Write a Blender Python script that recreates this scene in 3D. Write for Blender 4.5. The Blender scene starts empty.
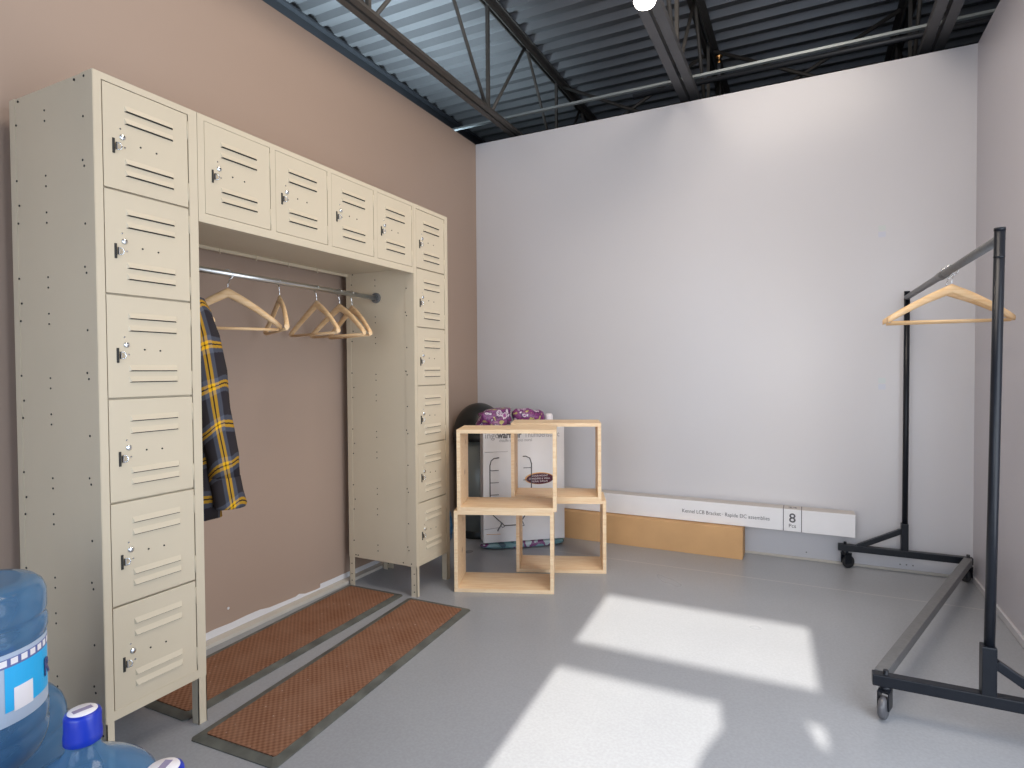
import bpy, bmesh, math, random
from mathutils import Vector, Matrix
random.seed(7)
PI=math.pi
scn=bpy.context.scene
COL=scn.collection

# ------------------------------------------------------------------ helpers
class MB:
    """collects shapes into one mesh"""
    def __init__(s): s.bm=bmesh.new(); s.mi=0
    def _tag(s,faces):
        for f in faces: f.material_index=s.mi
    def box(s,x0,x1,y0,y1,z0,z1,bevel=0.0,M=None,mi=None):
        if mi is not None: s.mi=mi
        r=bmesh.ops.create_cube(s.bm,size=1.0)
        vs=r['verts']
        mat=Matrix.Translation(((x0+x1)/2,(y0+y1)/2,(z0+z1)/2))@Matrix.Diagonal((abs(x1-x0),abs(y1-y0),abs(z1-z0),1))
        bmesh.ops.transform(s.bm,matrix=mat,verts=vs)
        fs=set(f for v in vs for f in v.link_faces)
        s._tag(fs)
        if bevel>0:
            es=list(set(e for v in vs for e in v.link_edges))
            rb=bmesh.ops.bevel(s.bm,geom=es,offset=bevel,segments=2,affect='EDGES',profile=.6)
            vs=list(set(v for f in rb['faces'] for v in f.verts)|set(v for v in vs if v.is_valid))
            s._tag(set(f for v in vs for f in v.link_faces))
        if M is not None: bmesh.ops.transform(s.bm,matrix=M,verts=list(set(vs)))
        return s
    def prism(s,pts,axis,a,b,mi=None,M=None):
        """extrude polygon; axis 0: pts=(y,z); 1: pts=(x,z); 2: pts=(x,y)"""
        if mi is not None: s.mi=mi
        def P(u,v,w): return (w,u,v) if axis==0 else ((u,w,v) if axis==1 else (u,v,w))
        v0=[s.bm.verts.new(P(u,v,a)) for u,v in pts]; v1=[s.bm.verts.new(P(u,v,b)) for u,v in pts]
        n=len(pts); fs=[s.bm.faces.new(v0[::-1]),s.bm.faces.new(v1)]
        for i in range(n): fs.append(s.bm.faces.new((v0[i],v0[(i+1)%n],v1[(i+1)%n],v1[i])))
        s._tag(fs)
        if M is not None: bmesh.ops.transform(s.bm,matrix=M,verts=v0+v1)
        return s
    def tube(s,pts,r,seg=12,mi=None,closed=False,cap=True,sq=1.0,flat=None):
        """sweep circle (or per-point radii) along polyline"""
        if mi is not None: s.mi=mi
        pts=[Vector(p) for p in pts]; n=len(pts)
        rs=r if isinstance(r,(list,tuple)) else [r]*n
        rings=[]; prev=None
        for i,p in enumerate(pts):
            if closed: t=(pts[(i+1)%n]-pts[i-1]).normalized()
            else: t=(pts[min(i+1,n-1)]-pts[max(i-1,0)]).normalized()
            if prev is None:
                a=Vector((0,0,1)) if abs(t.z)<.9 else Vector((1,0,0))
                u=t.cross(a).normalized()
            else:
                u=(prev-t*prev.dot(t)).normalized()
            prev=u; w=t.cross(u)
            ring=[]
            for k in range(seg):
                an=2*PI*k/seg
                ring.append(s.bm.verts.new(p+(u*math.cos(an)*rs[i]+w*math.sin(an)*rs[i]*sq)))
            rings.append(ring)
        fs=[]
        m=n if closed else n-1
        for i in range(m):
            A=rings[i];B=rings[(i+1)%n]
            for k in range(seg):
                fs.append(s.bm.faces.new((A[k],A[(k+1)%seg],B[(k+1)%seg],B[k])))
        for f in fs: f.smooth=True
        if not closed and cap:
            fs.append(s.bm.faces.new(rings[0][::-1])); fs.append(s.bm.faces.new(rings[-1]))
        s._tag(fs)
        return s
    def lathe(s,prof,c=(0,0,0),seg=48,mi=None,closed=False,M=None):
        """prof: list of (r,z) around z"""
        if mi is not None: s.mi=mi
        rings=[];vs=[]
        for r,z in prof:
            if r<1e-6:
                v=s.bm.verts.new((c[0],c[1],c[2]+z)); rings.append([v]); vs.append(v)
            else:
                ring=[s.bm.verts.new((c[0]+r*math.cos(2*PI*k/seg),c[1]+r*math.sin(2*PI*k/seg),c[2]+z)) for k in range(seg)]
                rings.append(ring); vs+=ring
        fs=[]
        prs=list(zip(rings[:-1],rings[1:]))
        if closed: prs.append((rings[-1],rings[0]))
        for A,B in prs:
            for k in range(seg):
                k2=(k+1)%seg
                if len(A)==1 and len(B)==1: continue
                if len(A)==1: fs.append(s.bm.faces.new((A[0],B[k2],B[k])))
                elif len(B)==1: fs.append(s.bm.faces.new((A[k],A[k2],B[0])))
                else: fs.append(s.bm.faces.new((A[k],A[k2],B[k2],B[k])))
        for f in fs: f.smooth=True
        s._tag(fs)
        if M is not None: bmesh.ops.transform(s.bm,matrix=M,verts=vs)
        return s
    def disc(s,c,n,r,seg=10,h=.0012,mi=None):
        c=Vector(c);n=Vector(n).normalized()
        return s.tube([c-n*.0005,c+n*h],r,seg=seg,mi=mi)
    def build(s,name,mats,parent=None,**kw):
        me=bpy.data.meshes.new(name)
        bmesh.ops.recalc_face_normals(s.bm,faces=s.bm.faces[:])
        s.bm.to_mesh(me); s.bm.free()
        if not isinstance(mats,(list,tuple)): mats=[mats]
        for m in mats: me.materials.append(m)
        o=bpy.data.objects.new(name,me); COL.objects.link(o)
        if parent is not None: o.parent=parent
        for k,v in kw.items(): o[k]=v
        return o

def thing(name,label,cat,loc=(0,0,0),rz=0,group=None):
    o=bpy.data.objects.new(name,None); COL.objects.link(o)
    o.location=loc; o.rotation_euler=(0,0,rz); o.empty_display_size=.05
    o['label']=label; o['category']=cat
    if group: o['group']=group
    return o
def tag(o,label,cat,group=None):
    o['label']=label;o['category']=cat
    if group:o['group']=group
    return o
def structure(o,label=None):
    o['kind']='structure'
    if label:o['label']=label
    return o
def copy_tree(o,parent=None):
    c=o.copy(); COL.objects.link(c); c.parent=parent
    for ch in [x for x in CH.get(o.name,[])]:
        copy_tree(ch,c)
    return c
CH={}
def index_children():
    CH.clear()
    for o in bpy.data.objects:
        if o.parent: CH.setdefault(o.parent.name,[]).append(o)
def smooth(o,angle=None):
    for p in o.data.polygons: p.use_smooth=True
def sphere_uv(o): pass

# ------------------------------------------------------------------ materials
def mat(name,col,rough=.5,metal=0,noise=0,nscale=20,bump=0,bscale=80,spec=None,coords='Object',stretch=None,trans=0,ior=1.45,alpha=1,emis=None,estr=0,coat=0):
    m=bpy.data.materials.new(name); m.use_nodes=True
    nt=m.node_tree; b=nt.nodes['Principled BSDF']
    b.inputs['Base Color'].default_value=(*col,1); b.inputs['Roughness'].default_value=rough
    b.inputs['Metallic'].default_value=metal
    if spec is not None: b.inputs['Specular IOR Level'].default_value=spec
    if trans: b.inputs['Transmission Weight'].default_value=trans; b.inputs['IOR'].default_value=ior
    if coat: b.inputs['Coat Weight'].default_value=coat
    if alpha<1: b.inputs['Alpha'].default_value=alpha
    if emis: b.inputs['Emission Color'].default_value=(*emis,1); b.inputs['Emission Strength'].default_value=estr
    if noise or bump:
        tc=nt.nodes.new('ShaderNodeTexCoord'); mp=nt.nodes.new('ShaderNodeMapping')
        if stretch: mp.inputs['Scale'].default_value=stretch
        nt.links.new(tc.outputs[coords],mp.inputs['Vector'])
    if noise:
        n=nt.nodes.new('ShaderNodeTexNoise'); n.inputs['Scale'].default_value=nscale; n.inputs['Detail'].default_value=5
        nt.links.new(mp.outputs[0],n.inputs['Vector'])
        r=nt.nodes.new('ShaderNodeValToRGB')
        lo=[max(0,c*(1-noise)) for c in col]; hi=[min(1,c*(1+noise)) for c in col]
        r.color_ramp.elements[0].color=(*lo,1); r.color_ramp.elements[0].position=.3
        r.color_ramp.elements[1].color=(*hi,1); r.color_ramp.elements[1].position=.7
        nt.links.new(n.outputs['Fac'],r.inputs[0]); nt.links.new(r.outputs[0],b.inputs['Base Color'])
    if bump:
        n2=nt.nodes.new('ShaderNodeTexNoise'); n2.inputs['Scale'].default_value=bscale; n2.inputs['Detail'].default_value=3
        nt.links.new(mp.outputs[0],n2.inputs['Vector'])
        bp=nt.nodes.new('ShaderNodeBump'); bp.inputs['Strength'].default_value=bump; bp.inputs['Distance'].default_value=.002
        nt.links.new(n2.outputs['Fac'],bp.inputs['Height']); nt.links.new(bp.outputs[0],b.inputs['Normal'])
    return m
def N(nt,t,**kw):
    n=nt.nodes.new(t)
    for k,v in kw.items(): setattr(n,k,v)
    return n
def math_node(nt,op,a,b=None,c=None):
    n=nt.nodes.new('ShaderNodeMath'); n.operation=op
    for i,v in enumerate((a,b,c)):
        if v is None: continue
        if isinstance(v,(int,float)): n.inputs[i].default_value=v
        else: nt.links.new(v,n.inputs[i])
    return n.outputs[0]
def mix(nt,fac,a,b,blend='MIX'):
    n=nt.nodes.new('ShaderNodeMix'); n.data_type='RGBA'; n.blend_type=blend
    for idx,v in ((0,fac),(6,a),(7,b)):
        if isinstance(v,(int,float)): n.inputs[idx].default_value=v
        elif isinstance(v,tuple): n.inputs[idx].default_value=(*v,1)
        else: nt.links.new(v,n.inputs[idx])
    return n.outputs[2]

M={}
M['cream']=mat('cream locker enamel',(.61,.525,.39),.42,noise=.02,nscale=4)
M['cream_dark']=mat('dark slot',(.025,.023,.02),.7)
M['chrome']=mat('chrome',(.75,.77,.78),.18,1)
M['steel']=mat('zinc steel',(.62,.63,.62),.35,1)
M['black_metal']=mat('black powder coat',(.008,.010,.015),.33,.0,spec=.3,noise=.1,nscale=30)
M['gunmetal']=mat('grey hammered steel',(.17,.17,.172),.45,.3,noise=.1,nscale=60)
M['rubber']=mat('caster rubber',(.02,.02,.022),.55)
M['caster_clear']=mat('caster wheel grey',(.10,.10,.11),.3)
M['plywood']=None
def wood(name,base,dark,scale=14,axis=(1,1,1),knots=True):
    m=bpy.data.materials.new(name); m.use_nodes=True; nt=m.node_tree; b=nt.nodes['Principled BSDF']
    tc=N(nt,'ShaderNodeTexCoord'); mp=N(nt,'ShaderNodeMapping'); mp.inputs['Scale'].default_value=axis
    nt.links.new(tc.outputs['Object'],mp.inputs['Vector'])
    n=N(nt,'ShaderNodeTexNoise'); n.inputs['Scale'].default_value=scale; n.inputs['Detail'].default_value=6; n.inputs['Distortion'].default_value=.6
    nt.links.new(mp.outputs[0],n.inputs['Vector'])
    r=N(nt,'ShaderNodeValToRGB'); r.color_ramp.elements[0].position=.3; r.color_ramp.elements[0].color=(*dark,1)
    r.color_ramp.elements[1].position=.62; r.color_ramp.elements[1].color=(*base,1)
    nt.links.new(n.outputs['Fac'],r.inputs[0]); out=r.outputs[0]
    if knots:
        mp2=N(nt,'ShaderNodeMapping'); mp2.inputs['Scale'].default_value=(3.2,6,6)
        nt.links.new(tc.outputs['Object'],mp2.inputs['Vector'])
        v=N(nt,'ShaderNodeTexVoronoi'); v.inputs['Scale'].default_value=1.3
        nt.links.new(mp2.outputs[0],v.inputs['Vector'])
        rr=N(nt,'ShaderNodeValToRGB'); rr.color_ramp.elements[0].position=.05; rr.color_ramp.elements[0].color=(1,1,1,1)
        rr.color_ramp.elements[1].position=.17; rr.color_ramp.elements[1].color=(0,0,0,1)
        nt.links.new(v.outputs['Distance'],rr.inputs[0])
        out=mix(nt,rr.outputs[0],out,(.30,.13,.05))
    nt.links.new(out,b.inputs['Base Color']); b.inputs['Roughness'].default_value=.5
    return m
M['pine']=wood('pale knotty pine',(.86,.66,.43),(.76,.52,.30),scale=9,axis=(1,9,9))
M['hanger']=wood('lacquered beech',(.80,.56,.32),(.70,.44,.21),scale=8,axis=(1,8,8),knots=False)
M['cardboard']=mat('kraft cardboard',(.60,.36,.17),.8,noise=.05,nscale=6)
M['whitecard']=mat('white carton print',(.80,.80,.82),.55,noise=.02,nscale=8)
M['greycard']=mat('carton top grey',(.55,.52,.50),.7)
M['ink']=mat('grey ink',(.10,.10,.11),.6)
M['inkgrey']=mat('light ink',(.36,.36,.38),.6)
M['plum']=mat('dark plum print',(.085,.008,.03),.5)
M['orange_ink']=mat('orange print',(.75,.42,.16),.5)
M['green_ink']=mat('sage print',(.55,.66,.52),.6)
M['lidblack']=mat('black plastic',(.012,.014,.014),.38,noise=.1,nscale=5)
M['binsteel']=mat('brushed steel',(.27,.30,.29),.42,.35,noise=.06,nscale=4,stretch=(1,1,.1))
M['jugcap']=mat('blue cap plastic',(.010,.035,.42),.3)
M['seal']=mat('cap seal paper',(.82,.78,.80),.6)
M['sealink']=mat('seal mark',(.28,.24,.36),.6)
M['cyan']=mat('cyan label ink',(.02,.42,.80),.4)
M['navy']=mat('navy label ink',(.03,.05,.20),.4)
M['labelwhite']=mat('label white',(.42,.50,.62),.4)
M['labelviolet']=mat('label violet',(.12,.15,.36),.4)
M['joist']=mat('joist primer',(.095,.088,.08),.55,.1,noise=.12,nscale=6)
M['channel']=mat('grey channel steel',(.10,.10,.105),.5,.2,noise=.08,nscale=8)
M['beam']=mat('beam primer',(.06,.065,.075),.45,.3,noise=.1,nscale=5)
M['conduit']=mat('galvanised conduit',(.33,.37,.38),.4,.4)
M['brass']=mat('brass',(.7,.38,.14),.3,1)
M['lamp_on']=mat('lamp lens',(1,.97,.9),.3,emis=(1,.93,.82),estr=14)
M['trimwhite']=mat('tile base',(.56,.52,.46),.5,noise=.05,nscale=9)
M['plaster']=mat('bare plaster',(.72,.71,.72),.8,bump=.5,bscale=90)
M['aluminium']=mat('window aluminium',(.35,.35,.35),.4,.6)
M['plastic_blue']=mat('blue crumpled plastic',(.05,.16,.32),.35,noise=.6,nscale=30)
M['shell']=mat('outer masonry',(.16,.16,.17),.9)
M['jug']=mat('blue polycarbonate',(.20,.44,.66),.12,trans=.75,ior=1.18)
def jugmat():
    m=bpy.data.materials.new('translucent blue polycarbonate'); m.use_nodes=True; nt=m.node_tree; b=nt.nodes['Principled BSDF']
    b.inputs['Base Color'].default_value=(.10,.22,.38,1); b.inputs['Roughness'].default_value=.10
    out=nt.nodes['Material Output']; tr=N(nt,'ShaderNodeBsdfTransparent'); tr.inputs[0].default_value=(.50,.70,.86,1)
    ms=N(nt,'ShaderNodeMixShader')
    lw=N(nt,'ShaderNodeLayerWeight'); lw.inputs[0].default_value=.45
    f=math_node(nt,'MULTIPLY_ADD',lw.outputs['Facing'],.55,.42)
    nt.links.new(f,ms.inputs[0]); nt.links.new(tr.outputs[0],ms.inputs[1]); nt.links.new(b.outputs[0],ms.inputs[2])
    nt.links.new(ms.outputs[0],out.inputs[0])
    return m
M['jug']=jugmat()

def wallmat(name,col,rough=.42,extra=None,bump=.12):
    m=bpy.data.materials.new(name); m.use_nodes=True; nt=m.node_tree; b=nt.nodes['Principled BSDF']
    tc=N(nt,'ShaderNodeTexCoord')
    n=N(nt,'ShaderNodeTexNoise'); n.inputs['Scale'].default_value=1.3; n.inputs['Detail'].default_value=3
    nt.links.new(tc.outputs['Object'],n.inputs['Vector'])
    c=mix(nt,n.outputs['Fac'],tuple(x*.975 for x in col),tuple(min(1,x*1.025) for x in col))
    if extra: c=extra(nt,tc,c)
    nt.links.new(c,b.inputs['Base Color']); b.inputs['Roughness'].default_value=rough
    n2=N(nt,'ShaderNodeTexNoise'); n2.inputs['Scale'].default_value=160
    nt.links.new(tc.outputs['Object'],n2.inputs['Vector'])
    bp=N(nt,'ShaderNodeBump'); bp.inputs['Strength'].default_value=bump; bp.inputs['Distance'].default_value=.001
    nt.links.new(n2.outputs['Fac'],bp.inputs['Height']); nt.links.new(bp.outputs[0],b.inputs['Normal'])
    return m
def patches(nt,tc,c):  # faint spots of light mixed into the wall colour
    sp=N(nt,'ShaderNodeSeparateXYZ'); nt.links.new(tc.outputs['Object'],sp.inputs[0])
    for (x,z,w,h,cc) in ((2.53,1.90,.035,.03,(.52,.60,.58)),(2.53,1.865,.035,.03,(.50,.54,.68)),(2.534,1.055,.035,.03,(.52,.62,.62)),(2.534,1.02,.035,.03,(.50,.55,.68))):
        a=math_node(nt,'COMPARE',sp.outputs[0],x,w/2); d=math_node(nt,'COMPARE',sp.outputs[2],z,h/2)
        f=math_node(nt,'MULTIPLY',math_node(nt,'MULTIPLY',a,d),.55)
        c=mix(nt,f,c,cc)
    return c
M['wall_left']=wallmat('mauve wall paint',(.40,.295,.232),.5)
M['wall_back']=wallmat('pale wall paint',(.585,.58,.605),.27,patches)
M['wall_right']=wallmat('pale side wall paint',(.55,.535,.575),.45)

def floormat():
    m=bpy.data.materials.new('polished concrete'); m.use_nodes=True; nt=m.node_tree; b=nt.nodes['Principled BSDF']
    tc=N(nt,'ShaderNodeTexCoord'); mo=N(nt,'ShaderNodeMapping'); mo.inputs['Location'].default_value=(0,0,.3713); nt.links.new(tc.outputs['Object'],mo.inputs['Vector']); v=mo.outputs[0]
    n=N(nt,'ShaderNodeTexNoise'); n.inputs['Scale'].default_value=1.6; n.inputs['Detail'].default_value=6; n.inputs['Roughness'].default_value=.6
    nt.links.new(v,n.inputs['Vector'])
    c=mix(nt,n.outputs['Fac'],(.278,.292,.320),(.362,.374,.396))
    n3=N(nt,'ShaderNodeTexNoise'); n3.inputs['Scale'].default_value=110; n3.inputs['Detail'].default_value=2
    nt.links.new(v,n3.inputs['Vector'])
    r=N(nt,'ShaderNodeValToRGB'); r.color_ramp.elements[0].position=.35; r.color_ramp.elements[0].color=(.94,.94,.94,1); r.color_ramp.elements[1].position=.68; r.color_ramp.elements[1].color=(1.05,1.05,1.05,1)
    nt.links.new(n3.outputs['Fac'],r.inputs[0])
    c=mix(nt,1.0,c,r.outputs[0],'MULTIPLY')
    sp=N(nt,'ShaderNodeSeparateXYZ'); nt.links.new(v,sp.inputs[0])
    j=math_node(nt,'COMPARE',sp.outputs[1],2.468,.004)
    j2=math_node(nt,'COMPARE',sp.outputs[0],-1.9,.004)
    c=mix(nt,math_node(nt,'MULTIPLY',math_node(nt,'MAXIMUM',j,j2),.6),c,(.55,.53,.50))
    nt.links.new(c,b.inputs['Base Color'])
    nr=N(nt,'ShaderNodeTexNoise'); nr.inputs['Scale'].default_value=3; nt.links.new(v,nr.inputs['Vector'])
    rr=math_node(nt,'MULTIPLY_ADD',nr.outputs['Fac'],.12,.24); nt.links.new(rr,b.inputs['Roughness'])
    b.inputs['Specular IOR Level'].default_value=.5
    return m
M['floor']=floormat()

def deckmat():
    m=bpy.data.materials.new('corrugated steel deck'); m.use_nodes=True; nt=m.node_tree; b=nt.nodes['Principled BSDF']
    tc=N(nt,'ShaderNodeTexCoord'); n=N(nt,'ShaderNodeTexNoise'); n.inputs['Scale'].default_value=3; n.inputs['Detail'].default_value=4
    nt.links.new(tc.outputs['Object'],n.inputs['Vector'])
    c=mix(nt,n.outputs['Fac'],(.17,.175,.185),(.23,.235,.245))
    nt.links.new(c,b.inputs['Base Color']); b.inputs['Roughness'].default_value=.5; b.inputs['Metallic'].default_value=.35
    return m
M['deck']=deckmat()

def carpetmat():
    m=bpy.data.materials.new('brown waffle carpet'); m.use_nodes=True; nt=m.node_tree; b=nt.nodes['Principled BSDF']
    tc=N(nt,'ShaderNodeTexCoord'); v=tc.outputs['Object']
    sp=N(nt,'ShaderNodeSeparateXYZ'); nt.links.new(v,sp.inputs[0])
    k=2*PI/.022
    sx=math_node(nt,'SINE',math_node(nt,'MULTIPLY',sp.outputs[0],k)); sy=math_node(nt,'SINE',math_node(nt,'MULTIPLY',sp.outputs[1],k))
    ch=math_node(nt,'MULTIPLY',sx,sy)
    f=math_node(nt,'MULTIPLY_ADD',ch,.5,.5)
    n=N(nt,'ShaderNodeTexNoise'); n.inputs['Scale'].default_value=9; n.inputs['Detail'].default_value=5; nt.links.new(v,n.inputs['Vector'])
    c=mix(nt,f,(.145,.062,.036),(.30,.15,.088))
    c=mix(nt,math_node(nt,'MULTIPLY_ADD',n.outputs['Fac'],.9,-.28),c,(.34,.20,.135))
    n4=N(nt,'ShaderNodeTexNoise'); n4.inputs['Scale'].default_value=70; n4.inputs['Detail'].default_value=4; nt.links.new(v,n4.inputs['Vector'])
    r=N(nt,'ShaderNodeValToRGB'); r.color_ramp.elements[0].position=.69; r.color_ramp.elements[0].color=(0,0,0,1); r.color_ramp.elements[1].position=.74; r.color_ramp.elements[1].color=(.6,.6,.6,1)
    nt.links.new(n4.outputs['Fac'],r.inputs[0]); c=mix(nt,r.outputs[0],c,(.55,.45,.38))
    nt.links.new(c,b.inputs['Base Color']); b.inputs['Roughness'].default_value=.95; b.inputs['Specular IOR Level'].default_value=.1
    bp=N(nt,'ShaderNodeBump'); bp.inputs['Strength'].default_value=.5; bp.inputs['Distance'].default_value=.002
    nt.links.new(f,bp.inputs['Height']); nt.links.new(bp.outputs[0],b.inputs['Normal'])
    return m
M['carpet']=carpetmat()
M['matrubber']=mat('mat rubber edging',(.105,.11,.098),.55,noise=.35,nscale=14)

def plaidmat():
    m=bpy.data.materials.new('yellow and charcoal plaid flannel'); m.use_nodes=True; nt=m.node_tree; b=nt.nodes['Principled BSDF']
    uv=N(nt,'ShaderNodeUVMap'); sp=N(nt,'ShaderNodeSeparateXYZ'); nt.links.new(uv.outputs[0],sp.inputs[0])
    def ramp(src):
        fr=math_node(nt,'FRACT',src)
        r=N(nt,'ShaderNodeValToRGB'); cr=r.color_ramp; cr.interpolation='LINEAR'
        Y=(.78,.42,.02,1);D=(.028,.024,.030,1);G=(.10,.11,.14,1);K=(.02,.015,.01,1);B=(.035,.03,.032,1)
        stops=[(0,B),(.28,B),(.30,G),(.40,G),(.41,Y),(.465,Y),(.475,K),(.50,K),(.51,Y),(.57,Y),(.585,G),(.68,G),(.70,D),(1,B)]
        cr.elements[0].position=0; cr.elements[0].color=stops[0][1]; cr.elements[1].position=1; cr.elements[1].color=stops[-1][1]
        for p_,c_ in stops[1:-1]:
            e=cr.elements.new(p_); e.color=c_
        nt.links.new(fr,r.inputs[0]); return r.outputs[0]
    a=ramp(sp.outputs[0]); d=ramp(sp.outputs[1])
    c=mix(nt,.5,a,d)
    nt.links.new(c,b.inputs['Base Color']); b.inputs['Roughness'].default_value=.95; b.inputs['Specular IOR Level'].default_value=.1
    return m
M['plaid']=plaidmat()
def blotch(name,cols,scale):
    m=bpy.data.materials.new(name); m.use_nodes=True; nt=m.node_tree; b=nt.nodes['Principled BSDF']
    tc=N(nt,'ShaderNodeTexCoord'); n=N(nt,'ShaderNodeTexNoise'); n.inputs['Scale'].default_value=scale; n.inputs['Detail'].default_value=3
    nt.links.new(tc.outputs['Object'],n.inputs['Vector'])
    r=N(nt,'ShaderNodeValToRGB'); cr=r.color_ramp; cr.interpolation='CONSTANT'
    k=len(cols); cr.elements[0].position=0; cr.elements[0].color=(*cols[0],1); cr.elements[1].position=.30+.40*(k-1)/k; cr.elements[1].color=(*cols[-1],1)
    for i in range(1,k-1):
        e=cr.elements.new(.30+.40*i/k); e.color=(*cols[i],1)
    nt.links.new(n.outputs['Fac'],r.inputs[0]); nt.links.new(r.outputs[0],b.inputs['Base Color']); b.inputs['Roughness'].default_value=.3
    return m
M['purplebag']=blotch('purple patterned wrap',[(.45,.40,.14),(.16,.02,.13),(.22,.04,.18),(.10,.02,.10),(.60,.50,.58),(.30,.06,.24)],24)
M['tealbag']=blotch('teal and purple patterned wrap',[(.05,.10,.14),(.12,.25,.28),(.18,.30,.34),(.15,.03,.13),(.40,.48,.50)],9)

# ------------------------------------------------------------------ room dims
XL=-.055; XR=2.950; YB=2.930; HW=2.808; YF=-2.2; ZD=3.66
# floor
b=MB(); b.box(-1.3,6.2,YF-.15,9.0,-.1,0); structure(b.build('floor',M['floor']))
# partitions
b=MB(); b.box(XL-.13,XL,YF+.001,YB+.13,0,HW); structure(b.build('wall_left',M['wall_left']))
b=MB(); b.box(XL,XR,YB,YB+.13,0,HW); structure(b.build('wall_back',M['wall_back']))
b=MB(); b.box(XR,XR+.13,YF+.001,-.6,0,HW); b.box(XR,XR+.13,1.15,YB+.13,0,HW); b.box(XR,XR+.13,-.6,1.15,0,.1); b.box(XR,XR+.13,-.6,1.15,2.4,HW); structure(b.build('wall_right',M['wall_right']))  # unseen opening added to let the right fill in
# building shell beyond
b=MB(); b.box(-1.3,-1.16,YF,9.0,0,ZD+.25); structure(b.build('wall_outer_left',M['shell']))
b=MB(); b.box(6.06,6.2,YF,9.0,0,ZD+.25); structure(b.build('wall_outer_right',M['shell']))
b=MB(); b.box(-1.16,6.06,8.86,9.0,0,ZD+.25); structure(b.build('wall_outer_back',M['shell']))
# storefront wall with openings
ext=YF-.15
SW=dict(x0=1.512,x1=2.425)     # sun window
b=MB()
wins=[(.02,1.42,.25,2.55),(SW['x0'],SW['x1'],.25,2.454)]
b.box(-1.16,.02,ext,YF,0,ZD+.2); b.box(1.42,SW['x0'],ext,YF,0,ZD+.2); b.box(SW['x1'],6.06,ext,YF,0,ZD+.2)
b.box(.02,1.42,ext,YF,0,.25); b.box(.02,1.42,ext,YF,2.55,ZD+.2)
b.box(SW['x0'],SW['x1'],ext,YF,0,.25); b.box(SW['x0'],SW['x1'],ext,YF,2.454,ZD+.2)
structure(b.build('wall_front',M['wall_right']))
# added unseen slab outside that keeps the sun off the wide window
b=MB(); b.box(-1.5,1.49,-3.3,-3.0,0,6); structure(b.build('wall_sun_block',M['shell']))
# window frames
def window(n,x0,x1,z0,z1,rail=None):
    b=MB(); w=.006
    b.box(x0,x0+w,YF-.03,YF,z0,z1); b.box(x1-w,x1,YF-.03,YF,z0,z1); b.box(x0,x1,YF-.03,YF,z0,z0+w); b.box(x0,x1,YF-.03,YF,z1-w,z1)
    if rail: b.box(x0,x1,YF-.03,YF,rail[0],rail[1])
    o=structure(b.build('window_%d'%n,M['aluminium']))
    return o
SUN_EL=math.radians(30); tn=math.tan(SUN_EL)
# rail casts the dark band between the two sunlit patches on the floor
window(1,SW['x0'],SW['x1'],.25,2.454,((1.153-YF)*tn,(1.33-(YF-.03))*tn-.004))
window(2,.02,1.42,.25,2.55,(1.95,2.0))

# roof deck : trapezoidal flutes running along X
b=MB(); pitch=.157; y=YF; prof=[]
while y<8.9:
    prof+= [(y,ZD),(y+.045,ZD),(y+.068,ZD+.045),(y+.134,ZD+.045)]
    y+=pitch
prof=[(yy,zz) for yy,zz in prof]
vs0=[b.bm.verts.new((-1.155,yy,zz)) for yy,zz in prof]; vs1=[b.bm.verts.new((6.05,yy,zz)) for yy,zz in prof]
for i in range(len(prof)-1): b.bm.faces.new((vs0[i],vs0[i+1],vs1[i+1],vs1[i]))
b.box(-1.16,6.06,YF,8.86,ZD+.06,ZD+.1)
structure(b.build('ceiling',M['deck']))

# ledger beam above left partition
b=MB()
bx=-1.03
b.box(bx-.09,bx,YF+.01,8.8,ZD-.016,ZD-.001); b.box(bx-.055,bx-.04,YF+.01,8.8,ZD-.2,ZD-.016); b.box(bx-.10,bx+.012,YF+.01,8.8,ZD-.215,ZD-.2)
tag(b.build('ledger_beam',M['beam']),'dark steel beam running along above the top of the mauve wall','beam')

# open web joists
def joist(xc,label,chan=False):
    t=thing('roof_joist',label,'joist',(xc,0,0),group=None)
    cm=M['channel'] if chan else M['joist']
    b=MB()
    for s in (-1,1):
        a,c=(s*.008,s*.045) if not chan else (s*.010,s*.058)
        b.box(a,c,YF+.02,8.7,2.885,2.892); b.box(min(a,a+s*.006),max(a,a+s*.006),YF+.02,8.7,2.892,2.93)
        if chan: b.box(min(c,c-s*.005),max(c,c-s*.005),YF+.02,8.7,2.892,2.925)
    b.build('bottom_chord',cm,t)
    b=MB()
    for s in (-1,1):
        b.box(s*.01,s*.055,YF+.02,8.7,ZD-.008,ZD-.001); b.box(s*.01,s*.017,YF+.02,8.7,ZD-.055,ZD-.008)
    b.build('top_chord',M['joist'],t)
    yb=2.66-1.24*3
    while yb<8.0:
        for (ya,za,yc,zc) in ((yb-.04,2.93,yb-.60,3.62),(yb+.06,2.93,yb+.60,3.62)):
            w=MB(); w.tube([(0,ya,za),(0,yc,zc)],.012,seg=8); w.build('web',M['joist'],t)
        w=MB(); w.box(-.011,.011,yb-.011,yb+.011,2.93,3.65); w.build('web',M['joist'],t)
        yb+=1.24
    return t
joist(.20,'dark open-web roof joist nearest the mauve wall, seen against the pale lit deck')
joist(1.467,'grey open-web roof joist beside the lit ceiling lamp',True)
joist(2.775,'grey open-web roof joist above the corner over the clothes rack',True)
# end bolts on channels
# bridging angle across joists
b=MB(); 
b.box(-1.1,6.0,2.945,2.972,2.960,2.964); b.box(-1.1,6.0,2.968,2.972,2.960,2.985)
tag(b.build('bridging_bar',M['conduit']),'thin pale metal bar crossing under the roof joists near the back wall','bar')
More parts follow.
